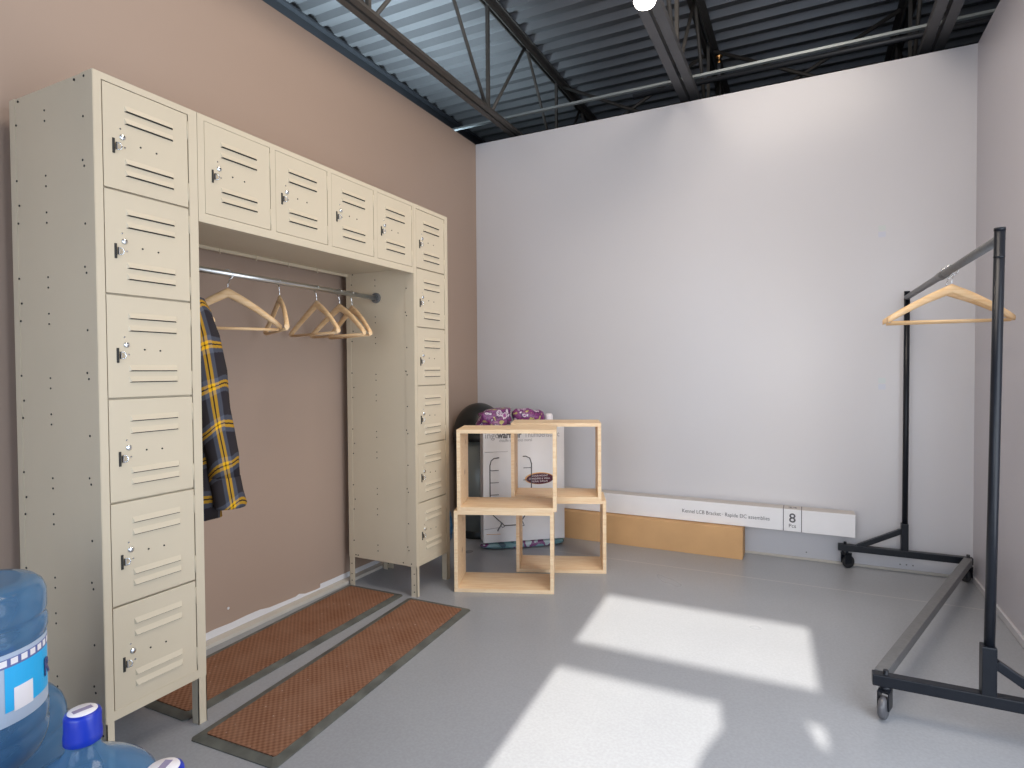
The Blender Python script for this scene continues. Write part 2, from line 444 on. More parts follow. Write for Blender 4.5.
# cross bridging diagonals
for xa,xb,lab in ((.24,1.42,'dark diagonal brace between the first and middle roof joists beyond the wall'),(1.5,2.73,'dark diagonal brace between the middle and right roof joists beyond the wall')):
    b=MB(); b.tube([(xa,3.95,3.6),(xb,3.95,2.98)],.014,seg=6); b.tube([(xa,3.98,2.98),(xb,3.98,3.6)],.014,seg=6)
    tag(b.build('cross_brace',M['joist']),lab,'brace')
# lamp
t=thing('ceiling_spotlight','lit round ceiling spotlight hanging at the grey joist, top of photo','lamp',(1.492,1.79,2.852))
Mx=Matrix.Rotation(math.radians(14),4,'Y')@Matrix.Rotation(math.radians(25),4,'X')
b=MB(); b.lathe([(.0,.028),(.045,.026),(.052,.01),(.056,-.045),(.052,-.045),(.048,.0),(0,.0)],seg=32); o=b.build('lamp_housing',M['black_metal'],t)
b=MB(); b.lathe([(0,-.076),(.022,-.073),(.042,-.062),(.050,-.045),(.050,-.035),(0,-.03)],seg=32); o=b.build('bulb',M['lamp_on'],t)
b=MB(); b.tube([(0,0,.026),(0,0,.034)],.02,seg=14); b.build('stem',M['black_metal'],t)
# sprinkler
t=thing('sprinkler_head','small brass sprinkler head glinting above the back wall','sprinkler',(1.61,3.40,3.25))
b=MB(); b.lathe([(0,.035),(.022,.03),(.024,.026),(.006,.02),(.006,-.0),(.011,-.004),(.011,-.02),(0,-.02)],seg=16); b.build('deflector',M['brass'],t)
b=MB(); b.tube([(0,0,-.02),(0,0,-.12)],.013,seg=10); b.tube([(-.6,0,-.12),(3.0,0,-.12)],.018,seg=10); b.build('pipe',M['beam'],t)

# wall trims
b=MB(); b.box(XL,-.012,YF+.02,YB-.001,0,.017,bevel=.002); structure(b.build('baseboard_left',M['trimwhite']))
b=MB(); b.box(XR-.012,XR,YF+.02,YB-.012,0,.035,bevel=.003); structure(b.build('baseboard_right',M['wall_back']))
b=MB(); b.box(-.012,XR,YB-.01,YB,0,.014,bevel=.002); structure(b.build('baseboard_back',M['trimwhite']))
# torn paint edge above the left baseboard
pts=[(.28,.018)]
for yy,zz in ((.28,.05),(.45,.046),(.64,.044),(.70,.046),(.78,.043),(.86,.046),(.93,.045),(.98,.036),(1.05,.034),(1.14,.032),(1.16,.038),(1.2,.026),(1.28,.022),(1.30,.024),(1.302,.042),(1.38,.040),(1.5,.041),(1.7,.039),(1.9,.02)):
    pts.append((yy,zz+.004))
pts.append((1.9,.018))
b=MB(); b.prism(pts,0,XL+.0002,XL+.0016); 
b.disc((XL+.0016,.765,.115),(1,0,0),.006,seg=7)
structure(b.build('trim_1',M['plaster']))
b=MB()
for x,z in ((2.16,.035),(2.625,.028),(2.655,.030),(2.685,.029)): b.disc((x,YB-.0015,z+.01),(0,-1,0),.004,seg=8)
structure(b.build('trim_2',M['gunmetal']))

# ------------------------------------------------------------------ locker unit
XF=.431; W=.305; Y3=1.459; H=1.947; LEG=.150; RH=.2925
lk=thing('coat_locker','cream metal coat locker unit with sixteen small doors against the mauve wall','locker',(0,0,0))
cream=[M['cream'],M['cream_dark']]
def column(y0,holes_at):
    b=MB(); y1=y0+W; xi=XF-.014
    b.box(0,xi,y0,y1,LEG,H,bevel=.002,mi=0)
    # front posts and rails
    b.box(xi,XF,y0,y0+.0205,LEG,H,mi=0); b.box(xi,XF,y1-.029,y1,LEG,H)
    b.box(xi,XF,y0+.0205,y1-.029,H-.019,H); b.box(xi,XF,y0+.0205,y1-.029,LEG,LEG+.027)
    # slight folded flanges on the side panel
    for yy,s in ((y0,-1),(y1,1)):
        if yy==y1 and holes_at==y0: continue
        b.box(XF-.055,XF-.001,yy+ (0 if s>0 else -.0016),yy+(.0016 if s>0 else 0),LEG,H)
        b.box(.0,.03,yy+(0 if s>0 else -.0016),yy+(.0016 if s>0 else 0),LEG,H)
    n=(0,-1,0); yy=holes_at-.0016
    for k in range(6):
        zt=H-.02-RH*k
        for dz in (-.045,-.075,-.232,-.262): b.disc((.19,yy+.0012,zt+dz),n,.0030,seg=6,mi=1)
        for x,dz in ((.385,-.10),(.379,-.218),(.386,-.235),(.037,-.06),(.034,-.225),(.045,-.30)): b.disc((x,yy,zt+dz),n,.0034,seg=7,mi=1)
    for x in (.05,.345,.392): b.disc((x,yy,H-.012),n,.0036,seg=7,mi=1)
    for x in (.06,.35,.40): b.disc((x,yy,LEG+.014),n,.0034,seg=7,mi=1)
    b.mi=0
    o=b.build('locker_column',cream,lk); return o
column(0,0); column(Y3,Y3)
# overhead cabinet
zl=1.6046; zb=1.630
b=MB(); xi=XF-.014
b.box(0,xi,W+.0015,Y3-.0015,zb,H,bevel=.001,mi=0)
b.box(xi,XF,W+.0015,Y3-.0015,H-.0175,H,mi=0); b.box(xi-.004,XF,W+.0015,Y3-.0015,zl,zl+.029)
ds=[.332,.6165,.901,1.1865]; DW=.2585
edges=[W+.0015]+sum([[d-.002,d+DW+.002] for d in ds],[])+[Y3-.0015]
for i in range(0,len(edges),2): b.box(xi,XF,edges[i],edges[i+1],zl+.029,H-.0175)
b.box(0,.012,W+.0015,Y3-.0015,zb-.012,zb)       # rear lip
for yy in (.36,.52,.70,.88,1.06,1.24): b.box(.012,.016,yy,yy+.004,zb-.022,zb,mi=0)
b.mi=0
b.build('overhead_cabinet',cream,lk)
# doors
def make_door(w,h,right_gap=True):
    """local origin at lower left front corner, x = out of wall, y = along wall"""
    b=MB(); b.box(-.010,-.001,0,w,0,h,bevel=.0012,mi=0)
    for zt in (h-.050,h-.085,h-.199,h-.231):
        # louvre hood: flush at the top, proud at the bottom, underside coloured dark as its shaded opening
        y0,y1=.058,.203
        zb_=zt-.014
        v=[(-.001,y0,zt+.004),(-.001,y1,zt+.004),(.0045,y0+.005,zb_+.003),(.0045,y1-.005,zb_+.003),(-.001,y0,zb_),(-.001,y1,zb_)]
        V=[b.bm.verts.new(p) for p in v]
        fs=[b.bm.faces.new((V[0],V[1],V[3],V[2])),b.bm.faces.new((V[0],V[2],V[4])),b.bm.faces.new((V[1],V[5],V[3]))]
        for f in fs: f.material_index=0
        f=b.bm.faces.new((V[2],V[3],V[5],V[4])); f.material_index=1
        # raised rim around the hood
    for y_,z_ in ((.103,h-.150),(.150,h-.152)): b.disc((-.001,y_,z_),(1,0,0),.0028,seg=6,mi=1)
    b.mi=0
    return b
def latch_parts(d,h,k):
    zc=h-.168
    b=MB(); b.box(-.001,.0015,.024,.0305,zc-.021,zc+.021,bevel=.001,mi=0)
    b.box(.0015,.007,.0315,.0345,zc-.010,zc+.010,mi=1); b.tube([(.004,.034,zc+.010),(.008,.042,zc+.008),(.009,.045,zc),(.008,.042,zc-.008),(.004,.034,zc-.010)],.0018,seg=6,mi=1)
    b.build('latch',[M['cream_dark'],M['chrome']],d,label='black and chrome latch')
    b=MB(); b.lathe([(.0,.0035),(.006,.003),(.0085,.001),(.0085,-.001),(0,-.001)],seg=16,M=Matrix.Translation((.0,.052,zc+.030))@Matrix.Rotation(PI/2,4,'Y'))
    b.disc((-.001,.046,zc+.052),(1,0,0),.0025,seg=6); b.disc((-.001,.058,zc+.003),(1,0,0),.0025,seg=6)
    b.build('lock_plug',M['chrome'],d)
def hinge_part(d,w,h):
    for z0,z1 in ((.02,.075),(h-.075,h-.02)):
        b=MB(); b.tube([(-.001,w+.0005,z0),(-.001,w+.0005,z1)],.0022,seg=6); b.build('hinge',M['cream'],d)
protos={}
def door(y0,z0,w,h,kind):
    if kind not in protos:
        d=make_door(w,h).build('door',cream,lk); latch_parts(d,h,0); hinge_part(d,w,h); protos[kind]=d
    else:
        index_children(); d=copy_tree(protos[kind],lk)
    d.location=(XF,y0,z0)
for Y0 in (0,Y3):
    for k in range(6):
        z1=H-.0205-RH*k
        door(Y0+.0235,z1-RH+.0052,.2495,RH-.0058,'col')
for d in ds: door(d,zl+.031,DW,.2935,'top')
# legs
for Y0 in (0,Y3):
    for yy,s in ((Y0,1),(Y0+W,-1)):
        for xx,sx in ((XF,-1),(0,1)):
            b=MB(); t_=.0025; a=.034 if s>0 else .050
            fw=.0205 if s>0 else .029
            b.box(min(xx,xx+sx*t_),max(xx,xx+sx*t_),min(yy,yy+s*fw),max(yy,yy+s*fw),0,LEG-.0002)
            b.box(min(xx,xx+sx*a),max(xx,xx+sx*a),min(yy,yy+s*t_),max(yy,yy+s*t_),0,LEG-.0002)
            if s<0: b.box(min(xx,xx+sx*.031),max(xx,xx+sx*.031),yy-.029,yy-.0265,0,LEG-.0002)
            for z in (.025,.06,.115): b.disc((xx+sx*.016,yy+(-.0005 if s>0 else -.003),z),(0,-1,0),.003,seg=6,mi=1)
            b.build('leg',cream,lk)
# coat bar
b=MB(); b.tube([(.2,W,1.497),(.2,Y3,1.497)],.0115,seg=16); b.build('coat_bar',M['steel'],lk,label='galvanised steel coat bar')
b=MB()
for yy,s in ((W,1),(Y3,-1)):
    b.tube([(.2,yy,1.497),(.2,yy+s*.012,1.497)],.026,seg=20)
b.build('bar_flange',M['gunmetal'],lk)

# ------------------------------------------------------------------ hangers
def hanger(name,label,loc,dirx,diry,L=.215,group=None,barr=.0115,drop=.172):
    """local x along the width, z up; origin at the centre of the rail"""
    th=math.atan2(diry,dirx)
    t=thing(name,label,'hanger',loc,th,group)
    top=-.052-barr
    b=MB(); n=14
    # shaped shoulder board: sections along x
    secs=[]
    for i in range(-n,n+1):
        u=i/n; au=abs(u)
        zc=top-.012-(drop-.03+barr*0+.0)*(au**1.25)*.86
        hgt=.038-.012*au
        if au<.12: zc+= .004*(1-au/.12)
        if au>.93: hgt*=.85
        dy=.018*(au**2)       # bowed forward at the ends
        secs.append((u*L,zc,hgt,dy,.0075+.002*au))
    rings=[]
    for x,zc,hg,dy,tk in secs:
        ring=[]
        for k in range(10):
            a=2*PI*k/10
            ring.append(b.bm.verts.new((x,dy+tk*math.cos(a)*1.05,zc+hg/2*math.sin(a))))
        rings.append(ring)
    for A,B in zip(rings[:-1],rings[1:]):
        for k in range(10):
            f=b.bm.faces.new((A[k],A[(k+1)%10],B[(k+1)%10],B[k])); f.smooth=True
    b.bm.faces.new(rings[0]); b.bm.faces.new(rings[-1][::-1])
    b.build('shoulder_board',M['hanger'],t)
    ze=secs[-1][1]-.008
    b=MB(); b.tube([(-L+.012,.016,ze),(L-.012,.016,ze)],.0058,seg=10); b.build('trouser_bar',M['hanger'],t)
    # hook
    pts=[(0,0,top-.006),(0,0,top+.022)]
    R=barr+.0068
    pts+= [(.006,0,-R-.004)]
    for k in range(0,13):
        a=-PI*.42+k*PI*1.32/12
        # hook plane is the hanger's width plane
        pts.append((math.cos(a)*R,0,math.sin(a)*R-.0036))
    b=MB(); b.tube(pts,.0019,seg=8); b.build('hook',M['chrome'],t,label='thin chrome wire hook')
    return t
G1='wooden hangers on the locker coat bar'
ZR=1.497
def dth(d): r=math.radians(d); return math.sin(r),math.cos(r)
for nm,y0,d,lab in ((1,.590,35,'wooden coat hanger spread widest to view, right beside the plaid shirt'),
                  (2,.836,-60,'wooden coat hanger seen nearly edge-on, second along the locker bar'),
                  (3,1.045,-75,'wooden coat hanger hanging alone at the middle of the right half of the bar'),
                  (4,1.19,-79,'wooden coat hanger just behind and left of the last one by the right column'),
                  (5,1.275,-70,'last wooden coat hanger, closest to the right locker column')):
    sx,sy=dth(d)
    hanger('coat_hanger',lab,(.2,y0,ZR),sx,sy,group=G1,L=.192 if nm==1 else .20)

# shirt
def shirt():
    t=thing('plaid_shirt','yellow and charcoal plaid flannel shirt hanging inside the locker beside the left column','shirt',(.2,.40,ZR))
    def tubeuv(name,rings,cols=26,per=(5.0,4.2),uoff=0,voff=0):
        me=bpy.data.meshes.new(name); verts=[];faces=[];uvs=[]
        for c,rx,ry,rot in rings:
            for k in range(cols):
                a=2*PI*k/cols
                wob=1+.05*math.sin(3*a+c[2]*23)+.03*math.sin(5*a-c[2]*41)
                x=math.cos(a)*rx*wob; y=math.sin(a)*ry*wob
                verts.append((c[0]+x*math.cos(rot)-y*math.sin(rot),c[1]+x*math.sin(rot)+y*math.cos(rot),c[2]-rx*x*0))
        n=len(rings); length=0; L=[0]
        for i in range(1,n):
            length+= (Vector(rings[i][0])-Vector(rings[i-1][0])).length; L.append(length)
        for i in range(n-1):
            for k in range(cols):
                faces.append((i*cols+k,i*cols+(k+1)%cols,(i+1)*cols+(k+1)%cols,(i+1)*cols+k))
        faces.append(tuple(range(cols))[::-1]); faces.append(tuple((n-1)*cols+k for k in range(cols)))
        me.from_pydata(verts,[],faces); uvl=me.uv_layers.new(name='UVMap')
        for f in me.polygons:
            f.use_smooth=True
            for li in f.loop_indices:
                vi=me.loops[li].vertex_index; i,k=divmod(vi,cols)
                kk=k
                ks=[me.loops[l].vertex_index%cols for l in f.loop_indices]
                if k==0 and max(ks)>cols/2 and len(ks)==4: kk=cols
                r=rings[i]; per_=PI*(r[1]+r[2])
                uvl.data[li].uv=(kk/cols*per[0]+uoff, L[i]*per[1]+voff+.22*math.cos(2*PI*kk/cols-.45)+.05*math.sin(L[i]*19+kk*.7))
        me.materials.append(M['plaid'])
        o=bpy.data.objects.new(name,me); COL.objects.link(o); o.parent=t
        return o
    # sleeve nearest the camera (local coords, shirt origin at .2,.40,1.497)
    def ring(X,Y,Z,rx,ry,rot=0): return ((X-.2,Y-.40,Z-ZR),rx,ry,rot)
    tubeuv('sleeve',[ring(.30,.345,1.388,.02,.03),ring(.325,.345,1.372,.035,.048),ring(.345,.345,1.33,.046,.056),ring(.352,.362,1.25,.05,.062),ring(.354,.382,1.13,.05,.064),ring(.356,.398,1.02,.048,.062),ring(.358,.412,.93,.046,.058),
        ring(.362,.428,.84,.044,.055),ring(.366,.438,.76,.043,.052)],per=(3.0,7.4),uoff=.68,voff=-.13)
    tubeuv('sleeve',[ring(.06,.395,1.388,.02,.03),ring(.03,.395,1.36,.036,.045),ring(.02,.395,1.25,.04,.05),ring(.02,.40,1.0,.04,.05),ring(.02,.405,.72,.036,.045)],per=(2.0,7.4))
    tubeuv('cuff',[ring(.366,.438,.765,.044,.053),ring(.368,.446,.71,.045,.054),ring(.370,.452,.665,.046,.054),ring(.371,.452,.655,.04,.048)],per=(3.0,7.4),uoff=.68,voff=.62)
    tubeuv('cuff',[ring(.02,.405,.722,.038,.047),ring(.02,.405,.65,.04,.049)],per=(2.0,7.4))
    # torso
    body=[]
    for z,rx,ry,yo in ((1.405,.05,.04,0),(1.39,.09,.045,-.005),(1.36,.135,.05,-.01),(1.30,.145,.055,-.01),(1.1,.145,.06,.0),(.9,.15,.07,.005),(.72,.152,.078,.012),(.62,.155,.08,.018)):
        body.append(ring(.195,.385+yo,z,rx,ry))
    tubeuv('shirt_body',body,cols=40,per=(6.0,7.4),voff=.02)
    b=MB(); pts=[(math.cos(a)*.055,-.015+math.sin(a)*.045,1.412-ZR+.012*math.cos(a)) for a in [2*PI*k/20 for k in range(20)]]
    b.tube(pts,.015,seg=8,closed=True); o=b.build('collar',M['black_metal'],t); o.data.materials.clear(); o.data.materials.append(mat('dark lining',(.02,.02,.03),.95)); o['label']='dark collar'
    return t
shirt()
hanger('coat_hanger','wooden coat hanger inside the plaid shirt',(.2,.385,ZR),1,0,L=.16,group=G1)

# ------------------------------------------------------------------ mats
def floor_mat(corners,label,z=.0):
    """corners: near-left, near-right, far-right, far-left"""
    t=thing('floor_mat',label,'mat',(corners[0][0],corners[0][1],0),group=None)
    P=[Vector((c[0]-corners[0][0],c[1]-corners[0][1])) for c in corners]
    cen=sum(P,Vector((0,0)))/4
    def inset(d):
        out=[]
        for i in range(4):
            a=(P[(i+1)%4]-P[i]).normalized(); c=(P[i-1]-P[i]).normalized()
            out.append(P[i]+a*d+c*d)
        return out
    def cham(Q,c):
        out=[]
        for i in range(4):
            out.append(Q[i]+(Q[i-1]-Q[i]).normalized()*c); out.append(Q[i]+(Q[(i+1)%4]-Q[i]).normalized()*c)
        return out
    lv=[(cham(inset(0),.012),.0006),(cham(inset(.001),.012),.003),(cham(inset(.033),.006),.008),(cham(inset(.036),.006),.008)]
    b=MB(); R=[[b.bm.verts.new((q.x,q.y,z)) for q in Q] for Q,z in lv]
    for A,B in zip(R[:-1],R[1:]):
        for k in range(8): b.bm.faces.new((A[k],A[(k+1)%8],B[(k+1)%8],B[k]))
    b.bm.faces.new(R[0][::-1]); b.bm.faces.new(R[-1])
    b.build('rubber_edging',M['matrubber'],t,label='dark grey-green rubber edging')
    b=MB(); Q=cham(inset(.034),.006)
    b.prism([(q.x,q.y) for q in Q],2,.0082,.0115)
    b.build('carpet_insert',M['carpet'],t)
    return t
floor_mat([(.474,.210),(.822,.226),(.752,1.445),(.397,1.438)],'long brown waffle mat lying in front of the lockers')
floor_mat([(.053,.262),(.376,.266),(.354,1.456),(.002,1.452)],'long brown waffle mat under the coat bar along the mauve wall')

# ------------------------------------------------------------------ crates
def crate(A,rot,w,h,z,label,depth=.25,th=.019):
    t=thing('wooden_crate',label,'crate',(A[0],A[1],z),rot,group='open pine box crates')
    b=MB(); b.box(0,th,0,depth,0,h,bevel=.0012); b.build('side_panel',M['pine'],t)
    b=MB(); b.box(w-th,w,0,depth,0,h,bevel=.0012); b.build('side_panel',M['pine'],t)
    b=MB(); b.box(th,w-th,0,depth,0,th,bevel=.0012); b.build('bottom_panel',M['pine'],t)
    b=MB(); b.box(th,w-th,0,depth,h-th,h,bevel=.0012); b.build('top_panel',M['pine'],t)
    return t
rc=math.atan2(.186,.47)
crate((.558,1.603),rc,.506,.4145,0,'open pine crate at front left, bottom of its stack of two')
crate((.574,1.6095),rc,.504,.4125,.4147,'open pine crate at front left, top of its stack of two')
crate((.711,2.009),rc,.498,.405,0,'open pine crate at back right, bottom of the rear stack')
crate((.687,1.999),rc,.498,.427,.4052,'open pine crate at back right, top of the rear stack')

# ------------------------------------------------------------------ text helper
def text_mesh(s,size,M4,matl,parent,name='lettering',font=None,bold=0,extr=.0003,align='LEFT',label=None,xs=1.0):
    cu=bpy.data.curves.new('txt','FONT'); cu.body=s; cu.size=size; cu.extrude=extr; cu.align_x=align; cu.offset=bold
    cu.resolution_u=3
    to=bpy.data.objects.new('txt',cu); COL.objects.link(to)
    bpy.context.view_layer.update()
    dg=bpy.context.evaluated_depsgraph_get()
    me=bpy.data.meshes.new_from_object(to.evaluated_get(dg))
    bpy.data.objects.remove(to); bpy.data.curves.remove(cu)
    me.transform(Matrix.Diagonal((xs,1,1,1))); me.transform(M4)
    me.materials.clear(); me.materials.append(matl)
    o=bpy.data.objects.new(name,me); COL.objects.link(o)
    if parent: o.parent=parent
    if label:o['label']=label
    return o
def face_front(x,y,z,rot=0):   # text in local XZ plane facing -Y
    return Matrix.Translation((x,y,z))@Matrix.Rotation(PI/2,4,'X')

# ------------------------------------------------------------------ white carton with line print
rca=math.atan2(.337,.417)
ct=thing('printed_carton','tall white printed carton standing behind the stacked pine crates','carton',(.352,2.278,.045),rca)
CW=.53; CHt=.725
b=MB(); b.box(0,CW,0,.11,0,CHt,bevel=.004); b.build('carton_body',M['whitecard'],ct)
def px2c(px,py):  # photo position on the carton front -> local (u,z)
    return ((px-483)/83*CW, CHt-(py-427)/(545-427)*CHt)
e=-.0012
b=MB()
def pl(points,r=.0028,mi=0):
    b.tube([(px2c(*q)[0],e,px2c(*q)[1]) for q in points],r,seg=6,mi=mi)
pl([(499,458),(494,458.5),(491,461),(489.8,466),(489.8,500),(490,508),(492,516),(501,525),(504,528),(518,528),(520.5,525),(526,517),(530.5,509),(531.5,500),(531.8,465),(530,459.5),(526,457.5),(523,457.5)],.0036)
for yy in (471,483.5,496): pl([(489.8,yy),(498.5,yy)],.0022); pl([(523.5,yy-1.5),(531.5,yy-1.5)],.0022)
pl([(502,525),(498,531),(497,533)],.003); pl([(502,525),(500,527),(502,530),(505,528)],.0022); pl([(518,527),(522,524),(524,529),(520,530)],.003)
b.build('line_drawing',M['ink'],ct,label='grey line drawing of a rail stand')
u0,z0=px2c(484.5,438)
text_mesh('ingo',.056,face_front(u0+.002,e,z0),M['inkgrey'],ct)
text_mesh('warmer',.056,face_front(px2c(497.5,438)[0],e,z0),M['ink'],ct,bold=.0016,xs=.86)
text_mesh('Thumbenstatic',.050,face_front(px2c(524.5,438)[0],e,z0),M['inkgrey'],ct,xs=.78)
text_mesh('chauffe-serviettes mural',.026,face_front(px2c(499,442)[0],e,px2c(499,442)[1]),M['inkgrey'],ct,xs=.85)
# oval badge
uc,zc=px2c(540,481)
b=MB(); b.prism([(uc+math.cos(a)*.096,zc+math.sin(a)*.038) for a in [2*PI*k/28 for k in range(28)]],1,-.0016,.0,mi=1)
b.prism([(uc+.004+math.cos(a)*.090,zc-.002+math.sin(a)*.034) for a in [2*PI*k/28 for k in range(28)]],1,-.0024,-.0010,mi=0)
b.build('oval_badge',[M['plum'],M['orange_ink']],ct,label='dark plum oval badge with orange rim')
for i,s in enumerate(('FLOOR MOUNT','STANDING & WALL','MURAL INCLUS')):
    text_mesh(s,.0155,face_front(uc,-.0027,zc+.0115-i*.0175),M['seal'],ct,align='CENTER')
b=MB()
pl([(484,531),(500,529.5),(497,534)],.0015); pl([(486,536),(500,536.5)],.0016,1); pl([(485,452),(508,452)],.0009)
b.build('print_line',[M['inkgrey'],M['orange_ink']],ct)
b=MB(); b.box(CW-.16,CW-.01,.02,.09,CHt,CHt+.006,bevel=.001); b.build('carton_strap',M['lidblack'],ct,label='black strap on the top edge')

# soft wrapped bag objects
def blob(name,mat_,label,cat,loc,size,rot=0,seed=1,amp=.18,sub=4):
    b=MB(); r=bmesh.ops.create_icosphere(b.bm,subdivisions=sub,radius=1)
    rnd=random.Random(seed); ph=[rnd.uniform(0,6) for _ in range(9)]
    for v in b.bm.verts:
        d=v.co.normalized(); k=1
        for i,(f,a) in enumerate(((2.3,1),(4.1,.6),(7.7,.4),(12,.25))):
            k+=amp*a*math.sin(f*d.x+ph[i])*math.sin(f*d.y+ph[i+1])*math.cos(f*d.z+ph[i+2])
        # superellipsoid squareness
        q=Vector([math.copysign(abs(c)**.62,c) for c in d])*k
        v.co=Vector((q.x*size[0],q.y*size[1],max(-1.0,q.z)*size[2]))
    for f in b.bm.faces: f.smooth=True
    o=b.build(name,mat_); o.location=loc; o.rotation_euler=(0,0,rot); tag(o,label,cat); return o
dx,dy=math.cos(rca),math.sin(rca)
def onct(u,back,z): return (.352+u*dx-back*dy,.2780+2.0+u*dy+back*dx,z)
blob('folded_bag',M['tealbag'],'teal and purple patterned bag folded flat under the white printed carton','bag',onct(.265,.05,.0225),(.275,.066,.0222),rca,3,.05)
# purple wrap: left bulk and low right roll
blob('purple_wrap',M['purplebag'],'purple and yellow patterned wrap piled on the left end of the carton','wrap',onct(.088,.060,.826),(.100,.055,.054),rca,5,.30)
b=MB(); pts=[onct(u,.05,.831+.008*math.sin(u*30)) for u in (.205,.23,.26,.30,.34,.38,.405)]
pts=[(p[0],p[1],p[2]) for p in pts]
b.tube(pts,[.030,.048,.043,.052,.046,.05,.034],seg=18); tag(b.build('wrap_roll',M['purplebag']),'plum patterned wrap roll lying on the carton behind the crates','wrap')
b=MB(); 
c=onct(.445,.055,.80); b.lathe([(0,-.03),(.024,-.03),(.026,.0),(.026,.035),(.018,.045),(0,.045)],c=c,seg=20)
tag(b.build('white_cap',M['seal']),'small white plastic cap standing on the carton right of the plum roll','cap')

# waste bin
bn=thing('waste_bin','round steel waste bin with black dome lid in the back left corner','bin',(.132,2.62,0))
b=MB(); b.lathe([(0,.012),(.150,.012),(.150,.05),(.153,.05),(.158,.67),(.150,.67),(0,.66)],seg=56); b.build('bin_body',M['binsteel'],bn)
b=MB(); b.lathe([(0,0),(.156,0),(.158,.006),(.158,.045),(.153,.052),(0,.05)],seg=56); b.build('bin_base',M['lidblack'],bn)
pr_=[(0,.905)]+[(.176*math.sin(a),.70+.205*math.cos(a)) for a in [PI/2*k/14 for k in range(1,15)]]+[(.180,.70),(.180,.655),(.160,.655),(0,.69)]
b=MB(); b.lathe(pr_,seg=56); b.build('dome_lid',M['lidblack'],bn,label='black plastic dome lid')
# blue plastic bag
blob('plastic_bag',M['plastic_blue'],'small crumpled blue plastic bag on the floor behind the right locker column','bag',(.035,2.285,.105),(.068,.075,.104),.4,9,.2)

# ------------------------------------------------------------------ long boxes by the back wall
cb=thing('cardboard_box','long low brown cardboard box lying against the back wall','box',(.60,2.792,0),0)
ang=math.atan2(.0,1)
b=MB(); b.box(0,1.222,-.025,.115,0,.183,bevel=.0015,mi=0); b.build('box_body',M['cardboard'],cb)
b=MB(); b.box(1.2222,1.2245,-.022,.112,.004,.178); b.build('end_flap',M['cardboard'],cb)
wb=thing('long_white_box','long slim white carton with a number 8, lying on the brown box','box',(.60,2.83,.187),0)
WL=1.803; WH=.127; WD=.088
b=MB(); b.box(0,WL,-.012,WD,0,WH,bevel=.0015,mi=0); b.build('box_body',M['whitecard'],wb)
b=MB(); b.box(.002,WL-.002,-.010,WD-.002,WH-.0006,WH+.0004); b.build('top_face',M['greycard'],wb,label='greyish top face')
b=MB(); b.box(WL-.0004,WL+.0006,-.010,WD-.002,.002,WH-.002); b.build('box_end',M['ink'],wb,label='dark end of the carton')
f=-.0126
def wx(px): # photo x on the front -> local u
    return (px-855)/(855-741)*.578+WL
b=MB()
ux8=[WL-.363,WL-.268]
for u in ux8: b.box(u-.002,u+.002,-.0130,-.0115,0,WH); b.box(u-.002,u+.002,-.012,WD,WH,WH+.0008)
b.build('dividing_line',M['ink'],wb)
um=(ux8[0]+ux8[1])/2
text_mesh('8',.075,face_front(um,f,.052),M['ink'],wb,align='CENTER',bold=.0008)
text_mesh('Pcs',.030,face_front(um,f,.022),M['ink'],wb,align='CENTER')
text_mesh('24',.05,Matrix.Translation((um,.018,WH+.0009)),M['ink'],wb,align='CENTER')
text_mesh('Kennel LCB Bracket · Rapide EIC assemblies',.032,face_front(.865,f,.05),M['ink'],wb,xs=.87)
b=MB(); b.box(.03,.09,f-.0002,f+.0005,.075,.083); b.box(.03,.11,f-.0002,f+.0005,.063,.068); b.build('logo_mark',M['green_ink'],wb)
text_mesh('Resto',.026,face_front(.07,f,.055),M['inkgrey'],wb)

# ------------------------------------------------------------------ Z clothes rack
rk=thing('garment_rack','black metal rolling garment rack at the right wall','clothes rack',(2.65,2.07,0))
RX,RY=2.65,2.07
def L(x,y,z): return (x-RX,y-RY,z)
YN,YFa=1.28,2.86
def bar(name,p,q,w,h,matl,bevel=.003):
    p=Vector(L(*p));q=Vector(L(*q)); d=q-p; ln=d.length
    b=MB(); b.box(-w/2,w/2,0,ln,-h/2,h/2,bevel=bevel)
    up=Vector((0,0,1)); yv=d.normalized(); xv=yv.cross(up).normalized(); zv=xv.cross(yv)
    mm=Matrix((xv,yv,zv)).transposed().to_4x4(); mm.translation=p
    bmesh.ops.transform(b.bm,matrix=mm,verts=b.bm.verts[:])
    return b.build(name,matl,rk)
zb_=.118
bar('base_tube',(2.355,YN,zb_),(2.935,YN,zb_),.036,.036,M['black_metal'])
bar('base_tube',(2.320,YFa,zb_),(2.935,YFa,zb_),.036,.036,M['black_metal'])
bar('base_rail',(2.380,YN+.02,zb_+.001),(2.912,YFa-.02,zb_+.001),.036,.036,M['gunmetal'])['label']='grey diagonal base rail'
for y_,s in ((YN,1),(YFa,-1)):
    b=MB(); x0,y0,z0=L(2.656 if s>0 else 2.636,y_,0); hw=.0185 if s>0 else .017
    b.box(x0-hw,x0+hw,y0-.020,y0+.020,.136,.283,bevel=.003); b.build('post_socket',M['black_metal'],rk)
    b=MB(); b.tube([L(2.657+(0 if s>0 else -.020),y_,.15),L(2.665+(0 if s>0 else -.026),y_,.80),L(2.673+(0 if s>0 else -.033),y_,1.530)],.0138,seg=20)
    b.tube([L(2.673+(0 if s>0 else -.033),y_,1.528),L(2.673+(0 if s>0 else -.033),y_,1.536)],.0146,seg=20)
    b.tube([L(2.672+(0 if s>0 else -.033),y_,1.448),L(2.672+(0 if s>0 else -.033),y_,1.452)],.0144,seg=20)
    b.build('post',M['black_metal'],rk)
    if s>0: bar('brace',(2.672,y_,.232),(2.825,y_,.130),.024,.028,M['black_metal'])
    else: bar('brace',(2.632,y_,.245),(2.415,y_,.128),.024,.028,M['black_metal'])
